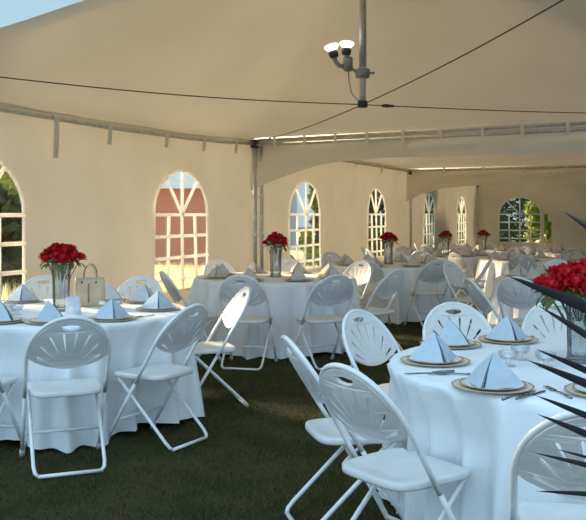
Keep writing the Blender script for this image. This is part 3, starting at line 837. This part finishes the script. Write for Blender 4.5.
for k in range(5):
    a = [0.2, 1.2, 2.2, -.9, -1.9][k]; d = Vector((math.cos(a), math.sin(a)*.8, 0)) if k else Vector((1, .1, 0))
    if d.x < .1: d.x = abs(d.x)+.1
    b0 = PO+Vector((0, 0, .5)); sp_ = [b0, b0+d*.12+Vector((0, 0, .25)), b0+d*.3+Vector((0, 0, .42)), b0+d*.52+Vector((0, 0, .45)), b0+d*.7+Vector((0, 0, .36))]
    lf = []
    for j in range(10):
        f = .25+.07*j; i0 = int(f*4); p = sp_[i0].lerp(sp_[min(4, i0+1)], f*4-i0); side = d.cross(Vector((0, 0, 1))).normalized()
        for s in (-1, 1): lf.append((p, p+side*s*.2*(1-.5*f)+d*.10+Vector((0, 0, .02)), .018, .01))
    frond(sp_, lf)

# ---------------------------------------------------------------- outside: shed, house, trees
sh = thing('shed', 'low red brick shed seen through the window beside the left table', 'building', (-4.0, 30, -.3))
bm = B(); box(bm, (-.4, 0, 1.3), (7.5, 5, 2.6)); obj('wall', bm, M['brick'], sh, False)
bm = B()
vs_ = [bm.verts.new(v) for v in ((-4.5, -2.9, 2.55), (3.7, -2.9, 2.55), (3.7, 0, 4.0), (-4.5, 0, 4.0), (-4.5, 2.9, 2.55), (3.7, 2.9, 2.55))]
bm.faces.new((vs_[0], vs_[1], vs_[2], vs_[3])); bm.faces.new((vs_[3], vs_[2], vs_[5], vs_[4])); bm.faces.new((vs_[0], vs_[3], vs_[4])); bm.faces.new((vs_[1], vs_[5], vs_[2])); bm.faces.new((vs_[0], vs_[4], vs_[5], vs_[1]))
obj('roof', bm, M['roofw'], sh, False)
hs_ = thing('house', 'blue-grey house side seen through the window right of the corner post', 'building', (-1.9, 46, -.3))
bm = B(); box(bm, (0, 0, 1.8), (4.2, 5, 3.6)); obj('wall', bm, M['house'], hs_, False)
bm = B(); vs_ = [bm.verts.new(v) for v in ((-2.4, -2.8, 3.6), (2.4, -2.8, 3.6), (2.4, 2.8, 3.6), (-2.4, 2.8, 3.6), (-2.4, 0, 5.0), (2.4, 0, 5.0))]
for q in ((0, 1, 5, 4), (2, 3, 4, 5), (0, 4, 3), (1, 2, 5), (0, 3, 2, 1)): bm.faces.new([vs_[i] for i in q])
obj('roof', bm, M['roofw'], hs_, False)
def tree(x, y, h, cr, mk, label, seed, low=.15, n_=5200, leaf=.16):
    z = gz(y); rnd = random.Random(seed); t = thing('tree', label, 'tree', (x, y, z))
    bm = B(); tube(bm, [(0, 0, 0), (.05, 0, h*.25), (.0, .1, h*.5), (.05, .05, h*.8)], [.02*h+.06, .018*h+.04, .03*h*.4+.02, .02], 9)
    for k in range(5):
        a = k*1.3; tube(bm, [(.02, .05, h*(.3+.08*k)), (cr*.35*math.cos(a), cr*.35*math.sin(a), h*(.42+.08*k)), (cr*.7*math.cos(a), cr*.7*math.sin(a), h*(.5+.08*k))], [.05, .035, .012], 6)
    obj('trunk', bm, M['bark'], t)
    V, Fc = [], []
    blobs = []
    for k in range(26):
        f = rnd.random(); zz = h*(low+(1-low)*f); rr = cr*math.sin(PI*min(.97, .18+.8*f))**.7
        a = rnd.uniform(0, 2*PI); q = rr*math.sqrt(rnd.random())*.8
        blobs.append((q*math.cos(a), q*math.sin(a), zz, cr*rnd.uniform(.25, .45)))
    for i in range(n_):
        bx, by, bz, br = blobs[i % 26]
        d = Vector((rnd.gauss(0, 1), rnd.gauss(0, 1), rnd.gauss(0, 1))).normalized()*br*rnd.random()**.4
        c = Vector((bx, by, bz))+d; u = Vector((rnd.gauss(0, 1), rnd.gauss(0, 1), rnd.gauss(0, .7))).normalized(); w_ = u.cross(Vector((rnd.gauss(0, 1), rnd.gauss(0, 1), rnd.gauss(0, 1)))).normalized()
        s = leaf*rnd.uniform(.6, 1.3); k = len(V)
        if c.z < .05: c.z = .05
        V.extend([c-u*s, c+w_*s*.5, c+u*s, c-w_*s*.5]); Fc.append((k, k+1, k+2, k+3))
    obj('foliage', ([tuple(v) for v in V], [], Fc), M[mk], t, False)
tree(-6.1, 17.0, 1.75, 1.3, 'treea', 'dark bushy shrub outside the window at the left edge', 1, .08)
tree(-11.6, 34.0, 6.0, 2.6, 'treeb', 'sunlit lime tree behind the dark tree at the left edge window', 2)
tree(-8.6, 10.6, 6.5, 1.7, 'treea', 'added unseen tall tree beyond the left wall shading the near tables', 3, .1)  # out-of-view tree added to keep sun off the near tables
tree(-7.6, 7.4, 6.0, 1.7, 'treea', 'added unseen tree nearest the camera, blocking sun beyond the left wall', 4, .1)  # second out-of-view tree, added to block the sun near the camera
tree(4.2, 34.5, 5.5, 1.9, 'treea', 'dark tree added outside the far corner to shade the end wall', 12, .05)  # added so that its shade darkens the end wall
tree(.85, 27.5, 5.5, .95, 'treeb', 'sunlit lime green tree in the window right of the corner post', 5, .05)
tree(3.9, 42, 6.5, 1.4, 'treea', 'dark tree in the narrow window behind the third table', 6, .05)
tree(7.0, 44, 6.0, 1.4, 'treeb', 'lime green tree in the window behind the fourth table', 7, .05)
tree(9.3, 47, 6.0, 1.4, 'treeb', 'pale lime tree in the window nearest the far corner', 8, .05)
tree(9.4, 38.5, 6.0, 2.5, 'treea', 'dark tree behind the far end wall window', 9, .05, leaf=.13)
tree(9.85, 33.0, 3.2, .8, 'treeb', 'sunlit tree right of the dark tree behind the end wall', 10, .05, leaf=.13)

# ---------------------------------------------------------------- light
wd = bpy.data.worlds.new('sky'); S.world = wd; wd.use_nodes = True; n = wd.node_tree; n.nodes.clear()
wo = n.nodes.new('ShaderNodeOutputWorld'); bg = n.nodes.new('ShaderNodeBackground')
SUN_DIR = Vector((-.77, .62, 0)).normalized(); EL = math.radians(19)
tc = n.nodes.new('ShaderNodeTexCoord'); dt = n.nodes.new('ShaderNodeVectorMath'); dt.operation = 'DOT_PRODUCT'
dt.inputs[1].default_value = Vector((-.45, -.75, .55)).normalized()
n.links.new(tc.outputs['Generated'], dt.inputs[0])
mr = n.nodes.new('ShaderNodeMapRange'); mr.inputs[1].default_value = -1; mr.inputs[2].default_value = 1; n.links.new(dt.outputs['Value'], mr.inputs[0])
sky = ramp(n, mr.outputs[0], [(.0, (.60, .72, .80)), (.35, (.48, .72, .90)), (.62, (.56, .82, 1.04)), (.8, (.80, 1.18, 1.50)), (1, (1.22, 1.74, 2.14))])
bg.inputs[1].default_value = .90
n.links.new(sky, bg.inputs[0]); n.links.new(bg.outputs[0], wo.inputs[0])
sd = bpy.data.lights.new('sun', 'SUN'); so = bpy.data.objects.new('sun', sd); COL.objects.link(so)
sd.energy = 13.5; sd.color = (1, .78, .53); sd.angle = .10
dirv = Vector((SUN_DIR.x*math.cos(EL), SUN_DIR.y*math.cos(EL), math.sin(EL)))
so.rotation_euler = dirv.to_track_quat('Z', 'Y').to_euler(); so.location = (-20, 20, 15)
S.view_settings.view_transform = 'Standard'; S.view_settings.look = 'None'; S.view_settings.gamma = 1; S.view_settings.use_curve_mapping = False
S.view_settings.exposure = 0.02
S.cycles.use_denoising = True
S.cycles.max_bounces = 10; S.cycles.transparent_max_bounces = 24; S.cycles.diffuse_bounces = 6; S.cycles.sample_clamp_indirect = 6
